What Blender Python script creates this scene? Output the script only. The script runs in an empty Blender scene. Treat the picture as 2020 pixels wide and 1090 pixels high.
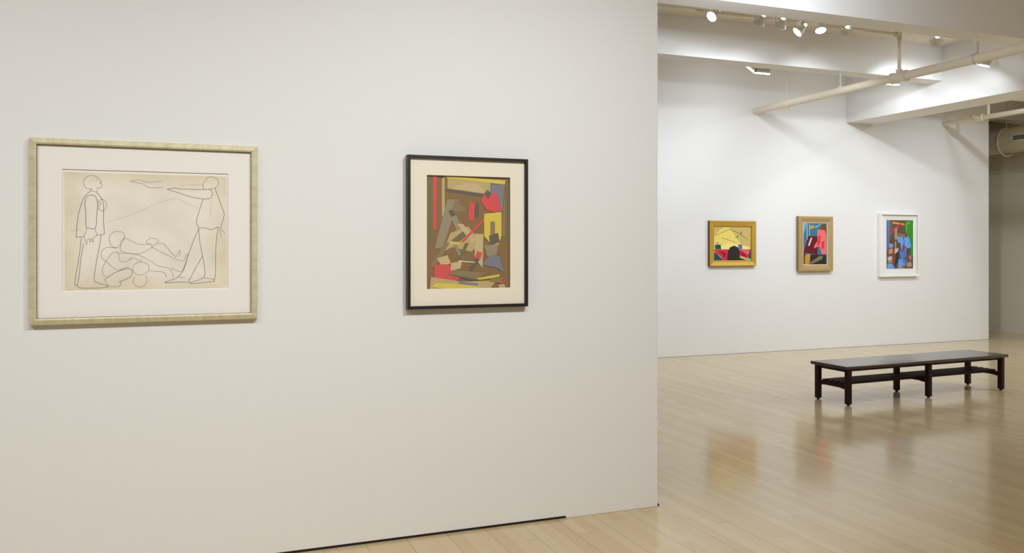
# lamp powers (watts) and exposure
PW = (68, 90, 90, 190)
WPW = (4, 3.4, 4.4)
EXPO = 0.0
FCOL = (.90, .925, .925)      # the camera is balanced to the lamps
LCOL = (.84, .91, 1.0)
ROOM = [  # x, y, z, target x, y, z, power, cone
    (-2.4, .7, 3.9, -2.3, 4.2, .7, 222, 90), (-.3, .7, 3.9, -.7, 4.2, .7, 135, 90), (1.0, .7, 3.9, .5, 4.2, .7, 155, 90), (2.3, .9, 3.9, 1.7, 4.2, .5, 365, 90),
    (4.2, 7.08, 3.8, 4.6, 9.77, 1.0, 55, 98), (10.3, 7.08, 3.85, 11.2, 9.77, 1.2, 115, 98),
    (-3.0, 0, 3.9, -4.5, -2.5, 1.2, 80), (3.0, -1, 3.9, 3.0, -4, 1.4, 160), (7.5, -1, 3.9, 7.5, -4, 1.4, 160),
]
FILL = [(-3, 1.5, 3.9, (0, 0, -1), 28), (10.8, 4.5, 3.9, (0, 0, -1), 160), (4.1, 4.95, 3.45, (.4, .9, -.12), 44)]  # unseen area lights added to raise the ambient level of the room

# outlines and colour areas of the pictures, in 0..1 across and up each sheet
DRAWING = [(0,1,[(0.16,0.861),(0.133,0.864),(0.117,0.891),(0.114,0.926),(0.13,0.96),(0.162,0.975),(0.19,0.964),(0.208,0.942),(0.22,0.922),(0.209,0.915),(0.219,0.904),(0.222,0.89),(0.213,0.873),(0.19,0.87)]),(0,1,[(0.162,0.868),(0.158,0.849),(0.188,0.834)]),(0,1,[(0.199,0.869),(0.19,0.834)]),(0,2,[(0.158,0.849),(0.119,0.791),(0.092,0.693),(0.076,0.567),(0.071,0.447)]),(0,2,[(0.188,0.834),(0.215,0.79),(0.231,0.727),(0.231,0.6),(0.236,0.477)]),(0,2,[(0.071,0.447),(0.119,0.457)]),(0,2,[(0.19,0.464),(0.236,0.477)]),(0,2,[(0.128,0.53),(0.126,0.662),(0.121,0.74),(0.133,0.794),(0.158,0.808),(0.183,0.796),(0.195,0.742),(0.192,0.647),(0.181,0.527),(0.128,0.53)]),(0,1,[(0.199,0.746),(0.204,0.761),(0.224,0.773),(0.243,0.756),(0.249,0.715),(0.24,0.683),(0.224,0.673),(0.204,0.686),(0.199,0.701)]),(0,1,[(0.199,0.746),(0.213,0.743),(0.211,0.727),(0.199,0.723)]),(0,1,[(0.199,0.714),(0.211,0.711)]),(0,1,[(0.133,0.526),(0.126,0.489),(0.117,0.463),(0.124,0.41),(0.132,0.388),(0.135,0.422),(0.144,0.438),(0.153,0.407),(0.16,0.438),(0.169,0.407),(0.174,0.448),(0.19,0.464),(0.185,0.499),(0.176,0.527)]),(0,2,[(0.101,0.447),(0.087,0.284),(0.069,0.127),(0.062,0.049),(0.076,0.042)]),(0,2,[(0.114,0.394),(0.098,0.268),(0.087,0.111),(0.082,0.026),(0.165,0.015),(0.249,0.02),(0.252,0.033),(0.199,0.059),(0.176,0.085),(0.185,0.205),(0.206,0.363),(0.217,0.464)]),(0,1,[(0.924,0.894),(0.943,0.921),(0.945,0.958),(0.927,0.984),(0.897,0.992),(0.87,0.978),(0.856,0.951),(0.842,0.914),(0.85,0.908),(0.847,0.894),(0.854,0.881)]),(0,0,[(0.865,0.951),(0.883,0.945)]),(0,1,[(0.185,0.929),(0.197,0.945)]),(0,2,[(0.618,0.873),(0.668,0.885),(0.703,0.879),(0.783,0.876),(0.874,0.879),(0.924,0.891)]),(0,2,[(0.618,0.873),(0.675,0.849),(0.76,0.813),(0.84,0.795),(0.886,0.797),(0.906,0.827),(0.902,0.863),(0.886,0.879)]),(0,2,[(0.924,0.891),(0.945,0.812),(0.966,0.729),(0.984,0.663),(0.973,0.596),(0.959,0.53)]),(0,1,[(0.959,0.53),(0.989,0.487)]),(0,1,[(0.954,0.529),(0.963,0.453)]),(0,2,[(0.847,0.792),(0.824,0.693),(0.805,0.594),(0.817,0.541),(0.856,0.535)]),(0,2,[(0.856,0.535),(0.899,0.522),(0.945,0.546)]),(0,2,[(0.819,0.531),(0.783,0.412),(0.753,0.298),(0.723,0.167),(0.68,0.095),(0.613,0.061),(0.616,0.051),(0.691,0.056),(0.748,0.052)]),(0,2,[(0.819,0.531),(0.824,0.429),(0.842,0.297),(0.858,0.165),(0.847,0.089),(0.767,0.051),(0.771,0.041),(0.84,0.047),(0.918,0.058)]),(0,2,[(0.842,0.281),(0.794,0.166),(0.751,0.052)]),(0,2,[(0.945,0.543),(0.931,0.396),(0.927,0.231),(0.927,0.131),(0.918,0.058)]),(0,1,[(0.686,0.102),(0.732,0.091)]),(0,1,[(0.847,0.093),(0.92,0.075)]),(1,1,[(0.265,0.426),(0.277,0.48),(0.314,0.5),(0.352,0.484),(0.355,0.439),(0.334,0.395),(0.314,0.363),(0.284,0.369)]),(0,1,[(0.336,0.411),(0.357,0.443),(0.384,0.427),(0.439,0.392),(0.487,0.385),(0.519,0.395)]),(0,1,[(0.336,0.395),(0.336,0.331),(0.416,0.305),(0.474,0.318),(0.531,0.369)]),(1,1,[(0.49,0.411),(0.519,0.444),(0.554,0.434),(0.563,0.408),(0.535,0.379),(0.508,0.389)]),(0,1,[(0.563,0.395),(0.6,0.389),(0.645,0.314),(0.675,0.278)]),(0,1,[(0.519,0.369),(0.6,0.308),(0.716,0.242),(0.741,0.304),(0.748,0.284),(0.728,0.199),(0.705,0.147),(0.645,0.177)]),(0,1,[(0.675,0.278),(0.7,0.337),(0.698,0.285)]),(0,1,[(0.309,0.356),(0.256,0.363),(0.222,0.331),(0.22,0.274),(0.245,0.242)]),(0,1,[(0.245,0.242),(0.284,0.315),(0.316,0.315),(0.336,0.238),(0.405,0.26)]),(0,1,[(0.245,0.242),(0.314,0.168),(0.382,0.196)]),(0,1,[(0.245,0.242),(0.224,0.173),(0.233,0.122),(0.256,0.105)]),(0,2,[(0.238,0.087),(0.302,0.146),(0.371,0.177),(0.403,0.161),(0.391,0.107),(0.325,0.063)]),(0,1,[(0.238,0.087),(0.256,0.039),(0.302,0.022),(0.336,0.037),(0.332,0.063)]),(1,1,[(0.407,0.18),(0.423,0.222),(0.462,0.234),(0.497,0.215),(0.506,0.169),(0.485,0.137),(0.446,0.122),(0.419,0.141)]),(0,1,[(0.382,0.26),(0.405,0.273),(0.428,0.26),(0.451,0.241),(0.458,0.26)]),(0,1,[(0.316,0.312),(0.416,0.305),(0.508,0.25),(0.558,0.201)]),(0,1,[(0.508,0.16),(0.54,0.153),(0.6,0.142),(0.613,0.103)]),(0,1,[(0.558,0.201),(0.6,0.188),(0.634,0.178),(0.652,0.135),(0.659,0.099)]),(0,1,[(0.416,0.106),(0.41,0.058),(0.439,0.019),(0.476,0.028),(0.494,0.073),(0.487,0.118)]),(0,1,[(0.391,0.933),(0.439,0.948),(0.49,0.93),(0.531,0.932),(0.59,0.944)]),(0,1,[(0.391,0.933),(0.462,0.916),(0.508,0.883),(0.59,0.885)]),(0,0,[(0.256,0.579),(0.416,0.652),(0.531,0.731),(0.622,0.776),(0.68,0.791),(0.737,0.756),(0.817,0.709)]),(0,0,[(0.691,0.908),(0.76,0.914),(0.835,0.92)]),(0,0,[(0.034,0.494),(0.096,0.52)]),(0,0,[(0.897,0.777),(0.895,0.628)])]
TALL = [('brown',[(0.0,1.008),(1.0,1.0),(1.0,-0.004),(0.0,-0.003)]),('olive',[(0.0,1.008),(0.079,0.999),(0.079,0.411),(0.0,0.4)]),('red',[(0.083,0.999),(0.128,1.0),(0.121,0.523),(0.083,0.523)]),('slate',[(0.136,0.997),(0.249,0.999),(0.192,0.97),(0.132,0.975)]),('tan',[(0.185,0.97),(0.219,0.985),(0.219,0.663),(0.185,0.635)]),('tan',[(0.253,0.98),(0.758,0.958),(0.758,0.839),(0.249,0.885)]),('sand',[(0.287,0.885),(0.438,0.938),(0.608,0.933),(0.721,0.847)]),('slate',[(0.219,0.884),(0.683,0.843),(0.683,0.815),(0.219,0.859)]),('yellow',[(0.211,0.993),(0.947,0.97),(0.936,0.933),(0.249,0.977)]),('olive',[(0.947,0.999),(1.0,0.997),(1.0,0.399),(0.947,0.413)]),('blue_grey',[(0.758,0.936),(0.928,0.927),(0.909,0.699),(0.834,0.669),(0.758,0.839)]),('khaki',[(0.928,0.799),(0.947,0.796),(0.94,0.47),(0.898,0.47)]),('grey_tan',[(0.249,0.789),(0.381,0.791),(0.192,0.356),(0.102,0.361)]),('khaki',[(0.343,0.791),(0.475,0.694),(0.287,0.664)]),('slate',[(0.26,0.692),(0.317,0.698),(0.419,0.496),(0.374,0.485)]),('grey_tan',[(0.287,0.636),(0.351,0.65),(0.475,0.469),(0.4,0.44)]),('red',[(0.509,0.765),(0.574,0.763),(0.562,0.599),(0.494,0.607)]),('slate',[(0.581,0.763),(0.626,0.763),(0.615,0.639),(0.574,0.638)]),('tan',[(0.192,0.328),(0.287,0.496),(0.494,0.553),(0.645,0.413),(0.532,0.328),(0.306,0.37)]),('olive',[(0.287,0.426),(0.457,0.525),(0.513,0.497),(0.381,0.412)]),('sand',[(0.366,0.572),(0.426,0.578),(0.638,0.398),(0.532,0.412)]),('red',[(0.404,0.415),(0.683,0.634),(0.683,0.605),(0.438,0.412)]),('yellow',[(0.268,0.415),(0.4,0.415),(0.392,0.395),(0.268,0.398)]),('khaki',[(0.223,0.412),(0.279,0.412),(0.098,0.188),(0.045,0.203)]),('grey_tan',[(0.317,0.392),(0.362,0.392),(0.438,0.271),(0.396,0.263)]),('olive',[(0.457,0.407),(0.502,0.407),(0.381,0.215),(0.343,0.215)]),('sand',[(0.57,0.489),(0.675,0.486),(0.664,0.186),(0.57,0.271)]),('red',[(0.683,0.852),(0.834,0.854),(0.902,0.698),(0.796,0.683),(0.702,0.71),(0.645,0.781)]),('slate',[(0.683,0.838),(0.721,0.881),(0.77,0.853),(0.74,0.796)]),('yellow',[(0.683,0.668),(0.894,0.684),(0.894,0.47),(0.834,0.342),(0.683,0.469)]),('khaki',[(0.758,0.598),(0.815,0.598),(0.815,0.47),(0.758,0.455)]),('slate',[(0.74,0.47),(0.853,0.499),(0.872,0.413),(0.758,0.384)]),('grey_tan',[(0.683,0.384),(0.853,0.399),(0.834,0.299),(0.721,0.285)]),('blue_grey',[(0.657,0.214),(0.758,0.299),(0.872,0.285),(0.928,0.142),(0.834,0.185)]),('slate',[(0.585,0.285),(0.645,0.282),(0.532,0.136),(0.479,0.133)]),('red',[(0.57,0.271),(0.6,0.335),(0.66,0.322),(0.638,0.265)]),('sand',[(0.121,0.272),(0.249,0.3),(0.287,0.23),(0.192,0.188)]),('red',[(0.091,0.216),(0.257,0.221),(0.4,0.089),(0.306,0.067),(0.098,0.08)]),('sand',[(0.287,0.23),(0.419,0.249),(0.4,0.179),(0.287,0.165)]),('pale',[(0.374,0.255),(0.57,0.24),(0.57,0.229),(0.381,0.241)]),('khaki',[(0.325,0.171),(0.683,0.141),(0.608,0.079),(0.26,0.135)]),('slate',[(0.26,0.135),(0.608,0.084),(0.57,0.065),(0.268,0.126)]),('yellow',[(0.589,0.093),(0.872,0.128),(0.864,0.103),(0.626,0.079)]),('tan',[(0.057,0.111),(0.419,0.066),(0.834,0.071),(0.758,0.004),(0.042,-0.0)]),('yellow',[(0.068,0.027),(0.117,0.06),(0.381,0.044),(0.645,0.016),(0.608,-0.0),(0.249,0.003)]),('blue_grey',[(0.381,0.069),(0.608,0.048),(0.604,0.028),(0.377,0.044)]),('khaki',[(0.758,0.092),(0.928,0.096),(0.879,0.048),(0.747,0.058)]),('red',[(0.879,0.051),(0.947,0.088),(0.947,0.076),(0.887,0.034)]),('tan',[(0.853,0.034),(0.928,0.039),(0.943,-0.004),(0.864,-0.003)])]
WIDE = [('tan2',[(0.0,1.0),(1.0,1.0),(1.0,0.0),(0.0,0.0)]),('ochre_yellow',[(0.013,0.675),(0.107,0.829),(0.201,0.932),(0.31,0.979),(0.42,0.949),(0.545,0.778),(0.671,0.573),(0.734,0.47),(0.984,0.402),(0.984,0.333),(0.005,0.333)]),('pale_yellow',[(0.169,0.402),(0.389,0.521),(0.639,0.453),(0.922,0.419),(0.953,0.333),(0.138,0.333)]),('crimson',[(0.0,0.323),(0.984,0.323),(0.984,0.197),(0.922,0.06),(0.655,0.162),(0.389,0.0),(0.248,0.0),(0.201,0.111),(0.075,0.197)]),('teal',[(0.0,0.265),(0.075,0.197),(0.201,0.077),(0.248,0.0),(0.0,0.0)]),('dark_red',[(0.138,0.282),(0.326,0.231),(0.31,0.06),(0.248,0.162)]),('charcoal',[(0.357,0.0),(0.373,0.248),(0.436,0.385),(0.545,0.436),(0.655,0.385),(0.702,0.248),(0.702,0.077),(0.859,0.017),(0.859,0.0)]),('blue',[(0.655,0.47),(0.765,0.47),(0.765,0.333),(0.671,0.333)]),('dark_green',[(0.028,0.453),(0.185,0.47),(0.201,0.333),(0.044,0.333)]),('lilac',[(0.069,0.538),(0.122,0.538),(0.122,0.47),(0.069,0.47)]),('pink',[(0.734,0.308),(0.969,0.316),(0.937,0.162),(0.812,0.231)]),('dark_red',[(0.734,0.248),(0.812,0.231),(0.906,0.094),(0.734,0.145)]),('teal',[(0.976,0.323),(1.0,0.323),(1.0,0.06),(0.937,0.06)]),('mint',[(0.859,0.026),(0.953,0.063),(1.0,0.06),(1.0,0.0),(0.859,0.0)]),('teal_leaf',[(0.577,0.675),(0.671,0.744),(0.68,0.723),(0.592,0.655)]),('teal_leaf',[(0.702,0.778),(0.749,0.863),(0.762,0.829),(0.721,0.764)]),('line',[(0.044,0.744),(0.42,0.915),(0.423,0.904),(0.047,0.733)]),('line',[(0.42,0.915),(0.671,0.812),(0.922,0.624),(0.915,0.617),(0.665,0.802),(0.42,0.904)]),('line',[(0.216,0.675),(0.608,0.53),(0.605,0.521),(0.213,0.665)])]
NARROW = [('steel_blue',[(0.0,1.0),(1.0,1.0),(1.0,0.0),(0.0,0.0)]),('light_blue',[(0.0,1.0),(0.154,0.997),(0.098,0.83),(0.014,0.753)]),('light_blue',[(0.462,0.907),(0.742,0.984),(0.798,0.976),(0.546,0.877)]),('pale_grey',[(0.16,0.982),(0.182,0.982),(0.182,0.571),(0.16,0.571)]),('pale_grey',[(0.255,0.975),(0.277,0.975),(0.272,0.693),(0.255,0.693)]),('ochre2',[(0.294,0.937),(0.462,0.953),(0.473,0.876),(0.294,0.846)]),('brown2',[(0.714,0.847),(0.742,0.961),(0.938,0.977),(0.994,0.939),(0.989,0.725),(0.854,0.786)]),('maroon',[(0.21,0.685),(0.658,0.679),(0.602,0.236),(0.014,0.282)]),('maroon',[(0.008,0.282),(0.076,0.282),(0.064,0.008),(0.014,0.008)]),('maroon',[(0.529,0.252),(0.597,0.252),(0.591,0.011),(0.535,0.011)]),('pale_grey',[(0.322,0.648),(0.384,0.642),(0.266,0.449),(0.199,0.455)]),('salmon',[(0.602,0.846),(0.91,0.832),(0.972,0.725),(0.972,0.237),(0.798,0.244),(0.686,0.45),(0.462,0.389),(0.462,0.45),(0.602,0.572)]),('scarlet',[(0.658,0.694),(0.742,0.694),(0.714,0.511),(0.574,0.45)]),('scarlet',[(0.77,0.542),(0.899,0.572),(0.882,0.389),(0.784,0.359)]),('charcoal',[(0.322,0.236),(0.972,0.237),(0.972,0.0),(0.182,0.0)]),('ochre2',[(0.07,0.206),(0.182,0.257),(0.294,0.257),(0.294,0.099),(0.238,0.0),(0.07,0.0)]),('olive_grey',[(0.238,0.03),(0.686,0.206),(0.826,0.212),(0.798,0.13),(0.462,0.038),(0.294,0.011)])]
UPRIGHT = [('umber',[(0.0,1.0),(1.0,1.0),(1.0,0.0),(0.0,0.0)]),('cobalt',[(0.0,1.0),(0.07,0.997),(0.064,0.411),(0.011,0.352)]),('warm_grey',[(0.075,0.997),(0.118,0.997),(0.102,0.587),(0.075,0.411)]),('slate2',[(0.134,0.997),(0.219,0.998),(0.193,0.66),(0.128,0.645)]),('green',[(0.695,0.955),(0.754,0.992),(1.0,0.997),(0.995,0.263),(0.914,0.263),(0.888,0.469),(0.781,0.675),(0.727,0.734)]),('lime',[(0.727,0.926),(0.807,0.963),(0.914,0.941),(0.781,0.911),(0.754,0.734),(0.733,0.749)]),('orange',[(0.235,0.968),(0.674,0.928),(0.684,0.893),(0.219,0.93)]),('brick',[(0.134,0.777),(0.513,0.94),(0.551,0.907),(0.166,0.719)]),('beige',[(0.305,0.822),(0.396,0.851),(0.396,0.704),(0.433,0.601),(0.299,0.601)]),('clay',[(0.406,0.734),(0.701,0.705),(0.674,0.646),(0.433,0.69)]),('sky',[(0.412,0.675),(0.62,0.646),(0.647,0.528),(0.487,0.322),(0.433,0.381)]),('sky',[(0.652,0.646),(0.834,0.661),(0.93,0.454),(0.807,0.41),(0.674,0.469)]),('umber2',[(0.674,0.41),(0.888,0.425),(0.861,0.322),(0.674,0.263)]),('umber2',[(0.107,0.631),(0.299,0.631),(0.246,0.528),(0.118,0.528)]),('sky',[(0.086,0.513),(0.246,0.513),(0.235,0.44),(0.096,0.425)]),('ochre3',[(0.075,0.396),(0.219,0.425),(0.235,0.322),(0.086,0.293)]),('umber2',[(0.353,0.557),(0.513,0.528),(0.54,0.381),(0.487,0.175),(0.406,0.381)]),('orange',[(0.31,0.557),(0.353,0.557),(0.353,0.41),(0.316,0.41)]),('light_grey',[(0.299,0.41),(0.444,0.425),(0.422,0.322),(0.299,0.308)]),('cobalt2',[(0.487,0.351),(0.647,0.469),(0.754,0.425),(0.727,0.233),(0.594,0.219),(0.513,0.234)]),('crimson2',[(0.235,0.469),(0.289,0.484),(0.283,0.058),(0.219,0.043)]),('crimson2',[(0.551,0.337),(0.647,0.469),(0.717,0.46),(0.604,0.328)]),('black',[(0.353,0.322),(0.449,0.366),(0.422,0.146),(0.299,0.028)]),('light_grey',[(0.032,0.235),(0.193,0.264),(0.209,0.176),(0.048,0.161)]),('orange',[(0.059,0.147),(0.209,0.158),(0.214,0.132),(0.059,0.117)]),('sky',[(0.444,0.175),(0.567,0.219),(0.727,0.175),(0.717,0.072),(0.487,-0.001),(0.428,0.002)]),('cobalt2',[(0.54,0.204),(0.754,0.175),(0.727,0.057),(0.594,0.131)]),('sky',[(0.021,0.103),(0.193,0.108),(0.299,0.014),(0.021,-0.0)]),('clay',[(0.583,0.072),(0.674,0.072),(0.663,0.004),(0.54,0.004)]),('beige',[(0.754,0.116),(0.914,0.145),(0.968,0.041),(0.754,0.027)]),('rose',[(0.834,0.263),(0.941,0.271),(0.93,0.189),(0.845,0.174)])]

import bpy, bmesh, math, random
from mathutils import Vector, Matrix
random.seed(7)
scene = bpy.context.scene
COL = scene.collection
PI = math.pi

# ------------------------------------------------------------------ helpers
def srgb(r, g, b):
    f = lambda c: (c/255/12.92) if c/255 <= .04045 else ((c/255+.055)/1.055)**2.4
    return (f(r), f(g), f(b), 1)

class MB:
    """collects shapes and links them as ONE mesh object"""
    def __init__(s): s.v, s.f, s.m, s.sm = [], [], [], []
    def add(s, vs, fs, mi=0, smooth=False, mat=None):
        b = len(s.v)
        for p in vs:
            p = Vector(p)
            s.v.append(mat @ p if mat else p)
        for q in fs:
            s.f.append([b+i for i in q]); s.m.append(mi); s.sm.append(smooth)
        return s
    def box(s, a, b, mi=0, mat=None):
        x0, y0, z0 = a; x1, y1, z1 = b
        vs = [(x0,y0,z0),(x1,y0,z0),(x1,y1,z0),(x0,y1,z0),(x0,y0,z1),(x1,y0,z1),(x1,y1,z1),(x0,y1,z1)]
        return s.add(vs, [(0,3,2,1),(4,5,6,7),(0,1,5,4),(1,2,6,5),(2,3,7,6),(3,0,4,7)], mi, False, mat)
    def poly(s, pts, mi=0):
        return s.add(pts, [tuple(range(len(pts)))], mi)
    def prism(s, pts, axis, a, b, mi=0, mat=None):
        """pts: 2-D outline in the two other axes, extruded from a to b along axis"""
        def P(p, t):
            return {'x': (t, p[0], p[1]), 'y': (p[0], t, p[1]), 'z': (p[0], p[1], t)}[axis]
        n = len(pts)
        vs = [P(p, a) for p in pts] + [P(p, b) for p in pts]
        fs = [tuple(range(n)), tuple(range(2*n-1, n-1, -1))] + [(i, n+i, n+(i+1) % n, (i+1) % n) for i in range(n)]
        return s.add(vs, fs, mi, False, mat)
    def lathe(s, prof, n=28, mi=0, mat=None, smooth=True):
        """prof: (radius, z) pairs round the z axis"""
        vs, fs = [], []
        for r, z in prof:
            for k in range(n):
                a = 2*PI*k/n; vs.append((r*math.cos(a), r*math.sin(a), z))
        for i in range(len(prof)-1):
            for k in range(n):
                fs.append((i*n+k, i*n+(k+1) % n, (i+1)*n+(k+1) % n, (i+1)*n+k))
        fs.append(tuple(range(n-1, -1, -1))); fs.append(tuple((len(prof)-1)*n+k for k in range(n)))
        return s.add(vs, fs, mi, smooth, mat)
    def cyl(s, p, q, r, n=20, mi=0, r2=None):
        p, q = Vector(p), Vector(q); d = q-p
        M = Matrix.Translation(p) @ d.to_track_quat('Z', 'Y').to_matrix().to_4x4()
        return s.lathe([(r, 0), (r if r2 is None else r2, d.length)], n, mi, M)
    def ring(s, c, axis, R, r, n=32, k=10, mi=0, a0=0, a1=2*PI):
        """torus (or an arc of one) round axis at c"""
        M = Matrix.Translation(Vector(c)) @ Vector(axis).to_track_quat('Z', 'Y').to_matrix().to_4x4()
        full = abs(a1-a0-2*PI) < 1e-6; m = n if full else n+1
        vs, fs = [], []
        for i in range(m):
            a = a0+(a1-a0)*i/n
            for j in range(k):
                b = 2*PI*j/k; rr = R+r*math.cos(b)
                vs.append((rr*math.cos(a), rr*math.sin(a), r*math.sin(b)))
        for i in range(n):
            for j in range(k):
                i2 = (i+1) % m; fs.append((i*k+j, i2*k+j, i2*k+(j+1) % k, i*k+(j+1) % k))
        return s.add(vs, fs, mi, True, M)
    def tube(s, pts, r, n=12, mi=0):
        pts = [Vector(p) for p in pts]; vs, fs = [], []
        up = None
        for i, p in enumerate(pts):
            d = (pts[min(i+1, len(pts)-1)]-pts[max(i-1, 0)]).normalized()
            if up is None: up = d.orthogonal().normalized()
            up = (up-d*up.dot(d)).normalized(); w = d.cross(up)
            for k in range(n):
                a = 2*PI*k/n; vs.append(p+(up*math.cos(a)+w*math.sin(a))*r)
        for i in range(len(pts)-1):
            for k in range(n):
                fs.append((i*n+k, i*n+(k+1) % n, (i+1)*n+(k+1) % n, (i+1)*n+k))
        fs.append(tuple(range(n-1, -1, -1))); fs.append(tuple((len(pts)-1)*n+k for k in range(n)))
        return s.add(vs, fs, mi, True)
    def build(s, name, mats, parent=None, bevel=0, seg=2, loc=None, fix=True):
        me = bpy.data.meshes.new(name)
        me.from_pydata([tuple(p) for p in s.v], [], s.f)
        for i, p in enumerate(me.polygons):
            p.material_index = s.m[i]; p.use_smooth = s.sm[i]
        if fix:
            bm = bmesh.new(); bm.from_mesh(me); bmesh.ops.recalc_face_normals(bm, faces=bm.faces); bm.to_mesh(me); bm.free()
        me.update()
        for m in (mats if isinstance(mats, (list, tuple)) else [mats]): me.materials.append(m)
        o = bpy.data.objects.new(name, me); COL.objects.link(o)
        if parent: o.parent = parent
        if loc: o.location = loc
        if bevel:
            b = o.modifiers.new('bevel', 'BEVEL'); b.width = bevel; b.segments = seg; b.limit_method = 'ANGLE'; b.angle_limit = math.radians(40)
            b.harden_normals = False
        if any(s.sm):
            try:
                me.set_sharp_from_angle(angle=math.radians(38))
            except Exception: pass
        return o

def tag(o, label=None, cat=None, group=None, kind=None):
    if label: o['label'] = label
    if cat: o['category'] = cat
    if group: o['group'] = group
    if kind: o['kind'] = kind
    return o
def empty(name, loc, label, cat, group=None, rz=0):
    o = bpy.data.objects.new(name, None); COL.objects.link(o); o.location = loc; o.rotation_euler.z = rz
    o.empty_display_size = .1
    return tag(o, label, cat, group)

# ------------------------------------------------------------------ materials
def new_mat(name):
    m = bpy.data.materials.new(name); m.use_nodes = True
    nt = m.node_tree; b = nt.nodes['Principled BSDF']
    return m, nt, b
def link(nt, a, b): nt.links.new(a, b)
def mix_noise(name, col, rough=.6, amt=.06, scale=8, metal=0, bump=0, bscale=200, stretch=(1,1,1), spec=.5, coat=0):
    """a plain paint, wood or metal whose colour wanders a little"""
    m, nt, b = new_mat(name)
    tc = nt.nodes.new('ShaderNodeTexCoord'); mp = nt.nodes.new('ShaderNodeMapping'); mp.inputs['Scale'].default_value = stretch
    link(nt, tc.outputs['Object'], mp.inputs['Vector'])
    n = nt.nodes.new('ShaderNodeTexNoise'); n.inputs['Scale'].default_value = scale; n.inputs['Detail'].default_value = 4
    link(nt, mp.outputs[0], n.inputs['Vector'])
    r = nt.nodes.new('ShaderNodeMapRange'); r.inputs['To Min'].default_value = 1-amt; r.inputs['To Max'].default_value = 1+amt
    link(nt, n.outputs['Fac'], r.inputs['Value'])
    v = nt.nodes.new('ShaderNodeVectorMath'); v.operation = 'SCALE'; v.inputs[0].default_value = col[:3]
    link(nt, r.outputs[0], v.inputs['Scale']); link(nt, v.outputs[0], b.inputs['Base Color'])
    b.inputs['Roughness'].default_value = rough; b.inputs['Metallic'].default_value = metal
    b.inputs['Specular IOR Level'].default_value = spec; b.inputs['Coat Weight'].default_value = coat
    if bump:
        n2 = nt.nodes.new('ShaderNodeTexNoise'); n2.inputs['Scale'].default_value = bscale; n2.inputs['Detail'].default_value = 3
        link(nt, mp.outputs[0], n2.inputs['Vector'])
        bp = nt.nodes.new('ShaderNodeBump'); bp.inputs['Strength'].default_value = bump; bp.inputs['Distance'].default_value = .002
        link(nt, n2.outputs['Fac'], bp.inputs['Height']); link(nt, bp.outputs[0], b.inputs['Normal'])
    return m
def emit(name, col, power):
    m, nt, b = new_mat(name); b.inputs['Base Color'].default_value = (.9, .9, .9, 1)
    b.inputs['Emission Color'].default_value = col; b.inputs['Emission Strength'].default_value = power
    return m

WALL = mix_noise("wall_paint", srgb(231, 231, 230), .75, .008, .8, bump=.12, bscale=260, spec=.25)
BEIGE = mix_noise('passage_wall_paint', srgb(230, 223, 202), .75, .01, .8, bump=.1, bscale=200, spec=.25)
CEIL = mix_noise('ceiling_paint', srgb(233, 229, 221), .85, .01, .7, bump=.1, bscale=90, spec=.2)
PIPEM = mix_noise('pipe_paint', srgb(226, 216, 198), .5, .03, 9, bump=.05, bscale=60)
SPRAY = mix_noise('duct_paint', srgb(205, 196, 172), .55, .05, 6)
DARK = mix_noise('dark_gap_shade', srgb(28, 24, 22), .8, .2, 20)
ROOF_SHADE = mix_noise('roof_shade_grey', srgb(70, 68, 60), .9, .15, 3)
WHITEMETAL = mix_noise('white_enamel', srgb(232, 232, 228), .35, .02, 10)
GREYMETAL = mix_noise('grey_enamel', srgb(176, 178, 172), .4, .03, 10)
BLACKBIT = mix_noise('black_screw', srgb(30, 30, 28), .5, .1, 10)
LAMP = emit('lamp_glow', (1, .985, .95, 1), 14)
STRIP = emit('strip_glow', (1, 1, .98, 1), 7)
NECK = emit('neck_glow', (1, .98, .94, 1), 3.5)
GRILLE = mix_noise('grille_shadow', srgb(128, 126, 116), .7, .1, 30)
WENGE = mix_noise('dark_stained_wood', srgb(46, 18, 15), .5, .28, 14, stretch=(.6, 9, 9), spec=.2)
WENGETOP = mix_noise('dark_stained_top', srgb(40, 28, 26), .22, .2, 10, stretch=(.5, 10, 10), spec=.7, coat=.35)
BLACKFRAME = mix_noise('black_lacquer', srgb(34, 28, 25), .35, .12, 20)
MAT_CREAM = mix_noise('mat_board_cream', srgb(247, 237, 218), .85, .008, 40)
MAT_WARM = mix_noise('mat_board_warm', srgb(250, 246, 240), .85, .008, 40)
MAT_WHITE = mix_noise('mat_board_white', srgb(240, 240, 237), .8, .006, 40)
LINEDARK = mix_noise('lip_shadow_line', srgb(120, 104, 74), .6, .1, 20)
GOLD = mix_noise('gilt_leaf', srgb(200, 160, 60), .45, .10, 22, metal=.35, bump=.1, bscale=90)
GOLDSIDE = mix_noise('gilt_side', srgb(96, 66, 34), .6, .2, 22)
OAK = mix_noise('limed_oak', srgb(174, 146, 100), .6, .12, 30, stretch=(1, 1, 1), bump=.15, bscale=120)
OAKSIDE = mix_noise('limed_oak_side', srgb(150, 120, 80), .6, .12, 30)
WHITEFRAME = mix_noise('white_frame_paint', srgb(240, 240, 236), .4, .01, 10)
LINER = mix_noise('white_liner', srgb(232, 226, 208), .6, .03, 20)

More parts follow.
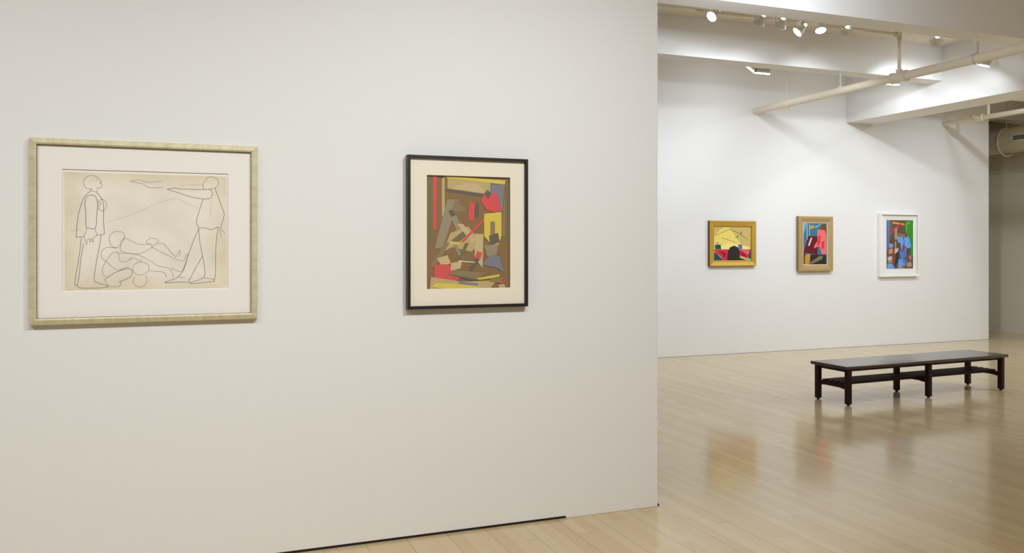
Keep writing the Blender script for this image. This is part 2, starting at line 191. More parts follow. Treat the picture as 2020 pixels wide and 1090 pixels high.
def leaf_frame(name, axis):
    """champagne metal leaf laid in squares across the moulding"""
    m, nt, b = new_mat(name)
    tc = nt.nodes.new('ShaderNodeTexCoord'); sp = nt.nodes.new('ShaderNodeSeparateXYZ'); link(nt, tc.outputs['Object'], sp.inputs[0])
    mp = nt.nodes.new('ShaderNodeMapping'); mp.inputs['Scale'].default_value = (40, 14, 14) if axis == 'X' else (14, 14, 40)
    link(nt, tc.outputs['Object'], mp.inputs['Vector'])
    n = nt.nodes.new('ShaderNodeTexNoise'); n.inputs['Scale'].default_value = 1; n.inputs['Detail'].default_value = 5
    link(nt, mp.outputs[0], n.inputs['Vector'])
    mod = nt.nodes.new('ShaderNodeMath'); mod.operation = 'PINGPONG'; mod.inputs[1].default_value = .0385
    link(nt, sp.outputs[axis], mod.inputs[0])
    lt = nt.nodes.new('ShaderNodeMath'); lt.operation = 'LESS_THAN'; lt.inputs[1].default_value = .0006
    link(nt, mod.outputs[0], lt.inputs[0])
    n2 = nt.nodes.new('ShaderNodeTexNoise'); n2.inputs['Scale'].default_value = 7; link(nt, tc.outputs['Object'], n2.inputs['Vector'])
    cr = nt.nodes.new('ShaderNodeValToRGB'); link(nt, n.outputs['Fac'], cr.inputs[0])
    cr.color_ramp.elements[0].position = .3; cr.color_ramp.elements[0].color = srgb(206, 196, 158)
    cr.color_ramp.elements[1].position = .7; cr.color_ramp.elements[1].color = srgb(222, 214, 184)
    mx = nt.nodes.new('ShaderNodeMix'); mx.data_type = 'RGBA'; link(nt, cr.outputs[0], mx.inputs['A']); mx.inputs['B'].default_value = srgb(140, 130, 96)
    f = nt.nodes.new('ShaderNodeMath'); f.operation = 'MULTIPLY'; link(nt, lt.outputs[0], f.inputs[0]); link(nt, n2.outputs['Fac'], f.inputs[1])
    link(nt, f.outputs[0], mx.inputs['Factor']); link(nt, mx.outputs['Result'], b.inputs['Base Color'])
    b.inputs['Metallic'].default_value = .2; b.inputs['Roughness'].default_value = .42
    return m
LEAF_H, LEAF_V = leaf_frame('champagne_leaf_rail', 'X'), leaf_frame('champagne_leaf_stile', 'Z')

def glass():
    m = bpy.data.materials.new('picture_glass'); m.use_nodes = True; nt = m.node_tree; nt.nodes.clear()
    o = nt.nodes.new('ShaderNodeOutputMaterial'); t = nt.nodes.new('ShaderNodeBsdfTransparent'); g = nt.nodes.new('ShaderNodeBsdfGlossy')
    g.inputs['Roughness'].default_value = .02; g.inputs['Color'].default_value = (.9, .9, .9, 1)
    lw = nt.nodes.new('ShaderNodeLayerWeight'); pw = nt.nodes.new('ShaderNodeMath'); pw.operation = 'POWER'; pw.inputs[1].default_value = 5
    link(nt, lw.outputs['Facing'], pw.inputs[0])
    fr = nt.nodes.new('ShaderNodeMath'); fr.operation = 'MULTIPLY_ADD'; fr.inputs[1].default_value = .9; fr.inputs[2].default_value = .022; link(nt, pw.outputs[0], fr.inputs[0])
    mx = nt.nodes.new('ShaderNodeMixShader')
    link(nt, fr.outputs[0], mx.inputs[0]); link(nt, t.outputs[0], mx.inputs[1]); link(nt, g.outputs[0], mx.inputs[2]); link(nt, mx.outputs[0], o.inputs[0])
    return m
GLASS = glass()

def paper():
    """old drawing paper, tanned at the edges with faint rubbed smudges"""
    m, nt, b = new_mat('aged_paper')
    tc = nt.nodes.new('ShaderNodeTexCoord'); sp = nt.nodes.new('ShaderNodeSeparateXYZ'); link(nt, tc.outputs['Generated'], sp.inputs[0])
    def edge(sock):
        a = nt.nodes.new('ShaderNodeMath'); a.operation = 'PINGPONG'; a.inputs[1].default_value = .5; link(nt, sock, a.inputs[0])
        return a
    mn = nt.nodes.new('ShaderNodeMath'); mn.operation = 'MINIMUM'; link(nt, edge(sp.outputs['X']).outputs[0], mn.inputs[0]); link(nt, edge(sp.outputs['Z']).outputs[0], mn.inputs[1])
    n = nt.nodes.new('ShaderNodeTexNoise'); n.inputs['Scale'].default_value = 9; n.inputs['Detail'].default_value = 6; link(nt, tc.outputs['Object'], n.inputs['Vector'])
    ad = nt.nodes.new('ShaderNodeMath'); ad.operation = 'MULTIPLY_ADD'; ad.inputs[1].default_value = .16; link(nt, n.outputs['Fac'], ad.inputs[0]); link(nt, mn.outputs[0], ad.inputs[2])
    cr = nt.nodes.new('ShaderNodeValToRGB'); link(nt, ad.outputs[0], cr.inputs[0])
    e = cr.color_ramp.elements; e[0].position = .05; e[0].color = srgb(238, 223, 195); e[1].position = .22; e[1].color = srgb(248, 241, 228)
    n2 = nt.nodes.new('ShaderNodeTexNoise'); n2.inputs['Scale'].default_value = 5; n2.inputs['Detail'].default_value = 8; link(nt, tc.outputs['Object'], n2.inputs['Vector'])
    c2 = nt.nodes.new('ShaderNodeValToRGB'); link(nt, n2.outputs['Fac'], c2.inputs[0])
    e = c2.color_ramp.elements; e[0].position = .35; e[0].color = (.9, .89, .86, 1); e[1].position = .6; e[1].color = (1, 1, 1, 1)
    mx = nt.nodes.new('ShaderNodeMix'); mx.data_type = 'RGBA'; mx.blend_type = 'MULTIPLY'; mx.inputs['Factor'].default_value = 1
    link(nt, cr.outputs[0], mx.inputs['A']); link(nt, c2.outputs[0], mx.inputs['B']); link(nt, mx.outputs['Result'], b.inputs['Base Color'])
    b.inputs['Roughness'].default_value = .9
    return m
PAPER = paper()
PENCIL = mix_noise('pencil_line', srgb(112, 104, 118), .8, .12, 50)
PENCIL_FAINT = mix_noise('pencil_faint', srgb(192, 182, 164), .8, .05, 50)

def floor_mat():
    m, nt, b = new_mat('maple_strip_floor')
    N = nt.nodes.new
    def M(op, a, bb=None, c=None):
        n = N('ShaderNodeMath'); n.operation = op
        for i, x in enumerate((a, bb, c)):
            if x is None: continue
            if isinstance(x, (int, float)): n.inputs[i].default_value = x
            else: link(nt, x, n.inputs[i])
        return n.outputs[0]
    def WN(vec=None, w=None):
        n = N('ShaderNodeTexWhiteNoise')
        if vec is None: n.noise_dimensions = '1D'; link(nt, w, n.inputs['W'])
        else: n.noise_dimensions = '3D'; link(nt, vec, n.inputs['Vector'])
        return n
    tc = N('ShaderNodeTexCoord'); sp = N('ShaderNodeSeparateXYZ'); link(nt, tc.outputs['Object'], sp.inputs[0])
    X, Y = sp.outputs['X'], sp.outputs['Y']
    w = .0705
    xs = M('DIVIDE', X, w); row = M('FLOOR', xs); fx = M('SUBTRACT', xs, row)
    rr = WN(w=row).outputs['Value']
    ys = M('DIVIDE', M('ADD', Y, M('MULTIPLY', rr, 7.3)), 1.15); col = M('FLOOR', ys); fy = M('SUBTRACT', ys, col)
    cb = N('ShaderNodeCombineXYZ'); link(nt, row, cb.inputs[0]); link(nt, col, cb.inputs[1])
    wn = WN(vec=cb.outputs[0])
    # seams: every strip has a hairline, every few strips a darker gap
    edge = M('MULTIPLY', M('SUBTRACT', .5, M('ABSOLUTE', M('SUBTRACT', fx, .5))), w)     # metres from a strip edge
    nrow = M('FLOOR', M('ADD', xs, .5)); sr = WN(w=M('ADD', nrow, 91.7)).outputs['Value']
    third = M('LESS_THAN', M('MODULO', M('ADD', nrow, 3000), 3), .5)
    strength = M('ADD', M('MULTIPLY', third, .55), M('MULTIPLY', sr, .35))
    seam = M('MULTIPLY', M('LESS_THAN', edge, .0011), strength)
    ey = M('MULTIPLY', M('SUBTRACT', .5, M('ABSOLUTE', M('SUBTRACT', fy, .5))), 1.15)
    joint = M('MULTIPLY', M('LESS_THAN', ey, .0012), .55)
    gap = M('MAXIMUM', seam, joint)
    # grain
    mp = N('ShaderNodeMapping'); mp.inputs['Scale'].default_value = (26, 1.6, 1); link(nt, tc.outputs['Object'], mp.inputs['Vector'])
    av = N('ShaderNodeVectorMath'); av.operation = 'MULTIPLY_ADD'; link(nt, wn.outputs['Color'], av.inputs[0]); av.inputs[1].default_value = (40, 40, 40); link(nt, mp.outputs[0], av.inputs[2])
    gr = N('ShaderNodeTexNoise'); gr.inputs['Scale'].default_value = 1; gr.inputs['Detail'].default_value = 6; gr.inputs['Roughness'].default_value = .6; link(nt, av.outputs[0], gr.inputs['Vector'])
    t = M('ADD', M('MULTIPLY', wn.outputs['Value'], .62), M('MULTIPLY', gr.outputs['Fac'], .4))
    cr = N('ShaderNodeValToRGB'); link(nt, t, cr.inputs[0]); e = cr.color_ramp.elements
    e[0].position = .1; e[0].color = srgb(*FLOOR_LO); e[1].position = .95; e[1].color = srgb(*FLOOR_HI)
    mx = N('ShaderNodeMix'); mx.data_type = 'RGBA'; link(nt, gap, mx.inputs['Factor']); link(nt, cr.outputs[0], mx.inputs['A']); mx.inputs['B'].default_value = srgb(70, 50, 34)
    link(nt, mx.outputs['Result'], b.inputs['Base Color'])
    rg = N('ShaderNodeMapRange'); link(nt, gr.outputs['Fac'], rg.inputs['Value']); rg.inputs['To Min'].default_value = .10; rg.inputs['To Max'].default_value = .17
    link(nt, rg.outputs[0], b.inputs['Roughness'])
    b.inputs['Specular IOR Level'].default_value = .5
    # each board lies at a hair's tilt, so reflections break from board to board
    sub = N('ShaderNodeVectorMath'); sub.operation = 'SUBTRACT'; link(nt, wn.outputs['Color'], sub.inputs[0]); sub.inputs[1].default_value = (.5, .5, .5)
    ml = N('ShaderNodeVectorMath'); ml.operation = 'MULTIPLY'; link(nt, sub.outputs[0], ml.inputs[0]); ml.inputs[1].default_value = (.009, .006, 0)
    wv = N('ShaderNodeTexNoise'); wv.inputs['Scale'].default_value = 3.2; wv.inputs['Detail'].default_value = 2; link(nt, tc.outputs['Object'], wv.inputs['Vector'])
    bp = N('ShaderNodeBump'); bp.inputs['Strength'].default_value = .12; bp.inputs['Distance'].default_value = .004; link(nt, wv.outputs['Fac'], bp.inputs['Height'])
    ad = N('ShaderNodeVectorMath'); ad.operation = 'ADD'; link(nt, ml.outputs[0], ad.inputs[0]); link(nt, bp.outputs[0], ad.inputs[1])
    nm = N('ShaderNodeVectorMath'); nm.operation = 'NORMALIZE'; link(nt, ad.outputs[0], nm.inputs[0]); link(nt, nm.outputs[0], b.inputs['Normal'])
    return m
FLOOR_LO, FLOOR_HI = (193, 169, 130), (206, 186, 149)
FLOOR = floor_mat()

# ------------------------------------------------------------------ room shell
X0, X1, Y0, Y1, H = -5.5, 13.42, -4.0, 11.6, 4.08
def struct(name, mb, m, bevel=0): return tag(mb.build(name, m, bevel=bevel), kind='structure')
struct('floor', MB().box((X0-.2, Y0-.2, -.12), (X1+.2, Y1+.2, 0)), FLOOR)
struct('ceiling', MB().box((X0-.2, Y0-.2, H), (X1+.2, Y1+.2, H+.15)), CEIL)
struct('wall_left', MB().box((X0-.2, Y0, 0), (X0, Y1, H)), WALL)
struct('wall_back', MB().box((X0-.2, Y0-.2, 0), (X1+.2, Y0, H)), WALL)
struct('wall_right', MB().box((X1, Y0, 0), (X1+.2, Y1, H)), BEIGE)
struct('wall_end', MB().box((X0-.2, Y1, 0), (X1+.2, Y1+.2, H)), WALL)
struct('wall_far', MB().box((X0, 9.77, .003), (12.03, 9.99, H)), WALL)
# the partition in front: most of it stops a centimetre above the boards
struct('wall_front', MB().prism([(X0, .013), (1.955, .013), (1.962, 0), (2.54, 0), (2.54, H), (X0, H)], 'y', 4.20, 4.42), WALL, bevel=.003)
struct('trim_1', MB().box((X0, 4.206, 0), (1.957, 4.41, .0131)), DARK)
struct('base_shadow_line', MB().box((X0, 9.776, 0), (12.026, 9.98, .0031)), DARK)  # dark strip that paints in the shadow line under the far wall
struct('corner_shadow', MB().box((2.5405, 4.21, 0), (2.556, 4.25, .008)), DARK)  # little dark box painted in as the shadow mark at the partition corner

# ceiling beams
struct('ceiling_beam', MB().box((X0, 8.07, 3.635), (9.12, 8.30, H)), WALL)
struct('ceiling_beam.001', MB().box((X0, 6.13, 3.635), (9.12, 6.39, H)), WALL)
struct('ceiling_beam.002', MB().box((9.12, Y0, 3.325), (9.65, 9.77, H)), WALL)
struct('ceiling_beam.003', MB().box((9.65, 8.60, 3.635), (X1, 8.80, H)), WALL)
struct('ceiling_beam.004', MB().box((12.03, 10.05, 3.61), (X1, 10.33, H)), WALL)

# ------------------------------------------------------------------ pipes
def hanger(parent, x, y, zc, r, top):
    g = MB(); g.ring((x, y, zc), (0, 1, 0), r+.006, .005, 30, 8); g.cyl((x-.012, y, zc+r+.012), (x+.012, y, zc+r+.012), .006, 8)
    ho = g.build('hanger_ring', PIPEM, parent)
    q = MB(); q.cyl((x, y, zc+r+.004), (x, y, top), .0065, 10); q.lathe([(.022, 0), (.022, .004)], 16, 0, Matrix.Translation((x, y, top-.004)))
    q.build('hanger_rod', PIPEM, ho)
xp, zp, rp = 7.49, 3.40, .048
t = empty('sprinkler_pipe', (0, 0, 0), 'large cream painted sprinkler main crossing the room under the ceiling beams, riser at its middle', 'pipe')
MB().cyl((xp, Y0, zp), (xp, 9.77, zp), rp, 36).build('main_pipe', PIPEM, t)
g = MB(); g.cyl((xp, 7.12, zp), (xp, 7.30, zp), rp+.009, 32); g.cyl((xp, 7.105, zp), (xp, 7.125, zp), rp+.016, 32); g.cyl((xp, 7.295, zp), (xp, 7.315, zp), rp+.016, 32)
g.cyl((xp, 7.21, zp), (xp, 7.21, zp+.082), .031, 24); g.cyl((xp, 7.21, zp+.066), (xp, 7.21, zp+.084), .036, 24)
g.build('tee_fitting', PIPEM, t)
MB().cyl((xp, 7.21, zp+.05), (xp, 7.21, 3.88), .0185, 20).build('riser', PIPEM, t)
g = MB(); g.cyl((xp, 7.21, 3.825), (xp, 7.21, 3.90), .028, 20); g.cyl((xp, 7.21, 3.822), (xp, 7.21, 3.838), .032, 20); g.cyl((xp+.01, 7.21, 3.88), (xp-.055, 7.21, 3.88), .026, 20); g.cyl((xp-.042, 7.21, 3.88), (xp-.058, 7.21, 3.88), .030, 20)
g.build('elbow_fitting', PIPEM, t)
MB().cyl((xp-.04, 7.21, 3.88), (-2.0, 7.21, 3.88), .0175, 20).build('branch_pipe', PIPEM, t)
g = MB(); g.cyl((xp, 9.08, zp), (xp, 9.20, zp), rp+.008, 32); g.build('coupling', PIPEM, t)
hanger(t, xp, 6.23, zp, rp, 3.635); hanger(t, xp, 8.12, zp, rp, 3.635); hanger(t, xp, 9.10, zp, rp+.008, H)

xq, zq, rq = 11.05, 3.41, .036
t = empty('sprinkler_pipe', (0, 0, 0), 'thinner white sprinkler pipe with a clamp coupling, entering the far wall beside its right edge', 'pipe')
MB().cyl((xq, Y0, zq), (xq, 9.77, zq), rq, 32).build('main_pipe', PIPEM, t)
g = MB(); g.cyl((xq, 9.08, zq), (xq, 9.2, zq), rq+.011, 28); g.cyl((xq, 9.065, zq), (xq, 9.085, zq), rq+.018, 28); g.cyl((xq, 9.195, zq), (xq, 9.215, zq), rq+.018, 28)
g.box((xq-.075, 9.11, zq-.014), (xq+.075, 9.17, zq+.014))
g.build('coupling', PIPEM, t)
MB().cyl((xq, 8.98, zq), (xq, 8.98, H-.0005), .020, 18).build('riser', PIPEM, t)

# ------------------------------------------------------------------ duct in the back passage
xd, zd, rd = 12.80, 3.255, .205
t = empty('air_duct', (0, 0, 0), 'round cream ventilation duct hanging by thin rods in the dim passage past the far wall', 'duct')
g = MB(); g.cyl((xd, 6.2, zd), (xd, 11.3, zd), rd, 56)
for y in (8.3, 9.35, 10.28): g.ring((xd, y, zd), (0, 1, 0), rd+.001, .005, 56, 6)
g.build('duct_body', SPRAY, t)
for y in (9.55, 10.05):
    g = MB(); g.ring((xd, y, zd-.022), (0, 1, 0), rd+.026, .012, 48, 8); so = g.build('strap', SPRAY, t)
    q = MB()
    q.cyl((xd-.02, y, zd+rd+.01), (xd-.02, y, H), .006, 8); q.build('hanger_rod', SPRAY, so)
g = MB(); y0, y1, z0, z1, xv = 9.12, 9.80, zd-.047, zd+.062, xd-rd-.004
fr = [(y0, z0), (y1, z0), (y1, z1), (y0, z1)]
for a, b in (((y0, z0), (y1, z0+.014)), ((y0, z1-.014), (y1, z1)), ((y0, z0), (y0+.014, z1)), ((y1-.014, z0), (y1, z1))):
    g.box((xv-.010, a[0], a[1]), (xv+.03, b[0], b[1]))
vo = g.build('vent_frame', WHITEMETAL, t)
g = MB(); g.box((xv, y0+.012, z0+.012), (xv+.02, y1-.012, z1-.012))
for k in range(6):
    zz = z0+.022+k*.0135; g.box((xv-.004, y0+.012, zz), (xv+.004, y1-.012, zz+.003))
g.build('grille', GRILLE, vo)
# dark block stands in for the shade under the passage roof beyond its beam
struct('passage_shade', MB().box((12.03, 10.36, 3.70), (X1-.001, Y1-.002, H-.001)), ROOF_SHADE)

# ------------------------------------------------------------------ lights on the track
def light(name, kind, parent, loc, direction, power, **kw):
    L = bpy.data.lights.new(name, kind); L.energy = power; L.color = kw.pop('color', LCOL)
    for k, v in kw.items(): setattr(L, k, v)
    o = bpy.data.objects.new(name, L); COL.objects.link(o); o.parent = parent; o.location = loc
    o.rotation_euler = Vector(direction).to_track_quat('-Z', 'Y').to_euler()
    return o
YT = 7.08
tr = empty('lighting_track', (0, YT, H), 'white lighting track screwed to the ceiling between the two crosswise beams', 'track')
MB().box((1.0, -.018, -.022), (8.9, .018, 0)).build('rail', WHITEMETAL, tr)
for x in (1.0, 8.9): MB().box((x-.03, -.02, -.026), (x+.03, .02, -.0002)).build('end_cap', WHITEMETAL, tr)

def spot(x, z, n, label, power, size=75, blend=.7, pos_front=.0):
    """a gimbal track spotlight; (x, z) is the middle of its lamp, n the way it points"""
    n = Vector(n).normalized()
    t = empty('track_spotlight', (x, YT, H-.022), label, 'spotlight', 'spotlights on the ceiling track')
    c = Vector((0, 0, z-(H-.022)))
    hz = Vector((n.x, n.y, 0)).normalized(); side = Vector((-hz.y, hz.x, 0))
    g = MB(); g.box((-.045, -.017, -.030), (.045, .017, .0)); g.cyl((0, 0, -.03), (0, 0, -.045), .015, 16)
    g.build('adapter', WHITEMETAL, t, bevel=.003)
    # yoke: two arms either side, joined above
    ztop = c.z+.088
    MB().cyl((0, 0, -.04), (0, 0, ztop), .009, 12).build('stem', WHITEMETAL, t)
    g = MB(); M = Matrix((( side.x, hz.x, 0, 0), (side.y, hz.y, 0, 0), (0, 0, 1, 0), (0, 0, 0, 1)))
    g.box((-.062, -.012, ztop-.004), (.062, .012, ztop), mat=M)
    for sx in (-1, 1):
        g.prism([(sx*.058, ztop), (sx*.063, ztop), (sx*.067, c.z), (sx*.062, c.z)], 'y', -.012, .012, mat=M)
    g.build('yoke', WHITEMETAL, t, bevel=.0015)
    R = Matrix.Translation(c) @ n.to_track_quat('Z', 'Y').to_matrix().to_4x4()
    g = MB(); g.lathe([(.018, -.050), (.030, -.048), (.036, -.030), (.046, -.002), (.055, .022), (.0575, .034), (.0595, .036), (.0595, .046), (.054, .046), (.050, .041)], 36, 0, R)
    for sx in (-1, 1):
        p = c+side*sx*.052; g.cyl(p, p+side*sx*.020, .009, 12)
    g.build('housing', WHITEMETAL, t)
    g = MB(); g.lathe([(.004, -.086), (.013, -.084), (.0165, -.076), (.0165, -.046)], 20, 0, R)
    g.build('lamp_neck', NECK, t)
    g = MB(); g.lathe([(.0535, .0405), (.0535, .0435), (.044, .0475), (.025, .0495), (.006, .050)], 36, 0, R)
    g.build('lens', LAMP, t)
    light('lamp_light', 'SPOT', t, c+n*.075, n, power, spot_size=math.radians(size), spot_blend=blend, shadow_soft_size=.055)
    return t
def aim(x, z, tx, ty, tz): return (tx-x, ty-YT, tz-z)
FW = 9.77
spot(4.93, 3.815, (-.885, -.16, -.70), 'white track spotlight with its round glowing face turned to the viewer, nearest the front partition', 35, 120, 1)
spot(5.50, 3.815, aim(5.50, 3.815, 5.3, FW, 1.15), 'white track spotlight seen from behind, left one of the close pair', PW[0], 98, 1)
spot(5.76, 3.81, aim(5.76, 3.81, 6.4, FW, 1.1), 'white track spotlight seen from behind, right one of the close pair', PW[1], 98, 1)
spot(6.00, 3.765, (-.75, .26, -.70), 'white track spotlight tipped left so its glowing face shows as a thin slanted ellipse', 25, 120, 1)
spot(6.26, 3.815, (-.17, -.38, -.99), 'white track spotlight pointing almost straight down, its bright face a wide flat ellipse', 60, 130, 1)
spot(6.61, 3.80, aim(6.61, 3.80, 7.6, FW, 1.1), 'white track spotlight seen from behind, between the flat bright ellipse lamp and the riser pipe', PW[2], 98, 1)
spot(7.90, 3.816, aim(7.90, 3.816, 9.5, FW, 1.1), 'white track spotlight standing alone right of the riser pipe, aimed at the far wall', PW[3], 98, 1)

# square wall washers
def washer(x, y, z, rz, top, label, power, d=.205):
    t = empty('wall_washer', (x, y, top), label, 'wall washer light', 'square wall washers between the beams')
    t.rotation_euler.z = rz
    dz = z-top
    MB().cyl((0, .07, 0), (0, .07, dz+.10), .010, 12).build('stem', PIPEM, t)
    tilt = math.radians(35)
    R = Matrix.Translation((0, 0, dz)) @ Matrix.Rotation(tilt, 4, 'X')
    g = MB(); w = .118
    g.prism([(.006, .008), (d-.006, .008), (d-.006, .06), (d-.05, .10), (.06, .118), (.006, .075)], 'x', -w+.01, w-.012, mat=R)
    g.build('housing', GREYMETAL, t, bevel=.004)
    g = MB(); g.box((-w, 0, -.007), (w, d, .0075), mat=R)
    g.build('lens', STRIP, t, bevel=.003)
    g = MB(); g.cyl(R @ Vector((-w+.004, .08, .045)), R @ Vector((-w+.018, .08, .045)), .008, 10); g.build('knob', BLACKBIT, t)
    g = MB(); g.box((-w+.001, -.003, -.009), (-w+.008, .006, .060), mat=R)
    g.build('latch', BLACKBIT, t)
    n = R.to_3x3() @ Vector((0, 0, -1))
    light('washer_light', 'AREA', t, R @ Vector((0, d/2, -.012)), n, power, shape='RECTANGLE', size=.21, size_y=.18, color=LCOL)
washer(6.70, 8.60, 3.645, 0, H, 'square wall washer light tucked behind the crosswise beam, left of the others', WPW[0])
washer(8.56, 8.36, 3.596, math.radians(-4), H, 'square wall washer light half hidden under the sprinkler main below the riser', WPW[1])
washer(8.70, 7.13, 3.605, math.radians(10), H, 'square wall washer light lighting the deep beam, rightmost and nearest under the pipe', WPW[2], .165)

# ------------------------------------------------------------------ pictures
def mitre(x0, x1, z0, z1, yw, prof, mats, mi_of=None, name='frame', parent=None):
    """moulding swept round a rectangle; prof = (inset from outer edge, distance out from the wall). mats: rails, stiles(, side)"""
    g = MB(); n = len(prof)
    def loop(i, d): return [(x0+i, yw-d, z0+i), (x1-i, yw-d, z0+i), (x1-i, yw-d, z1-i), (x0+i, yw-d, z1-i)]
    L = [loop(*p) for p in prof]
    for k in range(n-1):
        for s in range(4):
            a, b = L[k][s], L[k][(s+1) % 4]; c, d = L[k+1][(s+1) % 4], L[k+1][s]
            mi = (0 if s in (0, 2) else 1)
            if mi_of: mi = mi_of(k, mi)
            g.add([a, b, c, d], [(0, 1, 2, 3)], mi)
    for s in range(4):   # flat back
        a, b = L[0][s], L[0][(s+1) % 4]; c, d = L[-1][(s+1) % 4], L[-1][s]
        g.add([a, b, c, d], [(3, 2, 1, 0)], 0)
    return g.build(name, mats, parent, fix=False)
def ring_board(x0, x1, z0, z1, wx0, wx1, wz0, wz1, yf, th):
    """mat board with a bevelled window"""
    g = MB(); O = [(x0, z0), (x1, z0), (x1, z1), (x0, z1)]; W = [(wx0, wz0), (wx1, wz0), (wx1, wz1), (wx0, wz1)]
    B = [(wx0+.002, wz0+.002), (wx1-.002, wz0+.002), (wx1-.002, wz1-.002), (wx0+.002, wz1-.002)]
    for s in range(4):
        k = (s+1) % 4
        g.add([(O[s][0], yf, O[s][1]), (O[k][0], yf, O[k][1]), (W[k][0], yf, W[k][1]), (W[s][0], yf, W[s][1])], [(0, 1, 2, 3)])
        g.add([(W[s][0], yf, W[s][1]), (W[k][0], yf, W[k][1]), (B[k][0], yf+th, B[k][1]), (B[s][0], yf+th, B[s][1])], [(0, 1, 2, 3)])
        g.add([(O[s][0], yf+th, O[s][1]), (O[k][0], yf+th, O[k][1]), (B[k][0], yf+th, B[k][1]), (B[s][0], yf+th, B[s][1])], [(3, 2, 1, 0)])
        g.add([(O[s][0], yf, O[s][1]), (O[k][0], yf, O[k][1]), (O[k][0], yf+th, O[k][1]), (O[s][0], yf+th, O[s][1])], [(3, 2, 1, 0)])
    return g
PIG = {}
PCOL = dict(brown=(142,112,74), olive=(126,114,82), red=(222,88,86), slate=(106,100,90), tan=(196,172,122), sand=(206,184,136), yellow=(226,200,86),
    blue_grey=(132,132,142), dark=(66,60,56), khaki=(146,128,92), grey_tan=(158,144,120), dark_brown=(98,68,44), pale=(214,200,160),
    tan2=(204,178,108), ochre_yellow=(232,212,112), pale_yellow=(240,224,142), crimson=(204,52,72), teal=(30,82,84), dark_red=(160,26,44), charcoal=(50,44,42),
    olive_brown=(88,72,42), blue=(72,112,182), dark_green=(26,84,76), lilac=(150,150,190), pink=(214,98,126), mint=(96,194,160), teal_leaf=(34,122,110), line=(122,98,60),
    steel_blue=(62,116,142), light_blue=(112,168,190), pale_grey=(206,206,190), ochre2=(184,150,58), brown2=(110,78,40), maroon=(104,28,44), salmon=(236,112,112), scarlet=(226,52,58), olive_grey=(126,116,86),
    umber=(94,76,62), cobalt=(66,112,206), warm_grey=(146,142,132), slate2=(96,96,96), green=(46,142,34), lime=(92,190,50), orange=(230,160,40), beige=(176,148,118), brick=(196,44,46), clay=(158,112,74),
    sky=(104,166,240), umber2=(84,66,50), ochre3=(196,150,88), black=(34,32,36), light_grey=(196,194,192), cobalt2=(72,124,222), crimson2=(170,24,48), rose=(206,110,104), white_=(226,228,226))
def pig(k):
    if k not in PIG: PIG[k] = mix_noise('pigment_'+k.rstrip('_'), srgb(*PCOL[k]), .75, .10, 60, spec=.2)
    return PIG[k]
def colour_sheet(name, items, x0, x1, z0, z1, y, parent, back=.003):
    """a painted sheet: overlapping flat areas of colour, each a hair above the last"""
    keys = []; g = MB(); g.box((x0, y, z0), (x1, y+back, z1), 0); keys.append(items[0][0])
    for i, (k, pts) in enumerate(items[1:]):
        if k not in keys: keys.append(k)
        yy = y-.00010*(i+1)
        q = [(x0+(x1-x0)*min(1, max(0, u)), yy, z0+(z1-z0)*min(1, max(0, v))) for u, v in pts]
        g.poly(q, keys.index(k))
    o = g.build(name, [pig(k) for k in keys], parent, fix=False)
    return o
def smooth_line(pts, closed, sub=6):
    P = [Vector((p[0], p[1])) for p in pts]; n = len(P); out = []
    if n == 2: return P
    for i in range(n if closed else n-1):
        a = P[(i-1) % n] if (closed or i > 0) else P[0]*2-P[1]
        b, c = P[i], P[(i+1) % n]
        d = P[(i+2) % n] if (closed or i+2 < n) else P[-1]*2-P[-2]
        # sharp bends stay sharp
        for s in range(sub):
            u = s/sub
            out.append(.5*((2*b)+(c-a)*u+(2*a-5*b+4*c-d)*u*u+(3*b-a-3*c+d)*u**3))
    out.append(P[0] if closed else P[-1])
    return out
def pencil_lines(g, lines, x0, x1, z0, z1, y):
    for c, w, pts in lines:
        P = smooth_line([(x0+(x1-x0)*u, z0+(z1-z0)*v) for u, v in pts], c)
        hw = (.0006, .00075, .00105)[w]; mi = 2 if w == 0 else 1
        for a, b in zip(P, P[1:]):
            d = b-a
            if d.length < 1e-6: continue
            d.normalize(); nn = Vector((-d.y, d.x))*hw; e = d*hw*.5
            q = [a-e+nn, a-e-nn, b+e-nn, b+e+nn]
            g.add([(p.x, y, p.y) for p in q], [(0, 1, 2, 3)], mi)

def picture(name, x0, x1, z0, z1, yw, label, group=None):
    return empty(name, ((x0+x1)/2, yw, z0), label, 'framed picture', group)
def reparent(root):
    """parts were laid out in room coordinates: bring them under the root without moving them"""
    for ch in [o for o in COL.objects if o.parent == root]:
        ch.location = Vector(ch.location)-root.location
# 1: large drawing in champagne frame
NW = 4.20
x0, x1, z0, z1 = -.634, .322, 1.153, 1.975
t = picture('framed_drawing', x0, x1, z0, z1, NW, 'large pencil drawing of outlined figures in a champagne silver frame on the front partition')
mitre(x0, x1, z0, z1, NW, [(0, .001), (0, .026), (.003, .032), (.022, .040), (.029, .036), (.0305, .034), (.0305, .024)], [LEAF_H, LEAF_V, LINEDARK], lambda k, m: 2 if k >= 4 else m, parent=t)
ring_board(x0+.028, x1-.028, z0+.028, z1-.028, -.507, .190, 1.297, 1.841, NW-.0235, .0035).build('mat', MAT_WARM, t, fix=False)
g = MB(); g.box((x0+.03, NW-.0175, z0+.03), (x1-.03, NW-.015, z1-.03)); g.build('backing_board', MAT_WARM, t)
sx0, sx1, sz0, sz1 = -.4995, .183, 1.304, 1.829
ys = NW-.0185
g = MB(); edge = [(sx0, sz1), (sx1, sz1-.001), (sx1+.001, sz0+.004)]
for k in range(1, 40):
    u = k/40; edge.append((sx1-(sx1-sx0)*u, sz0+.0012*math.sin(k*2.1)+random.uniform(-.001, .001)))
edge.append((sx0+.002, sz0))
g.prism(edge, 'y', ys, ys+.0008, 0)
pencil_lines(g, DRAWING, sx0, sx1, sz0, sz1, ys-.00025)
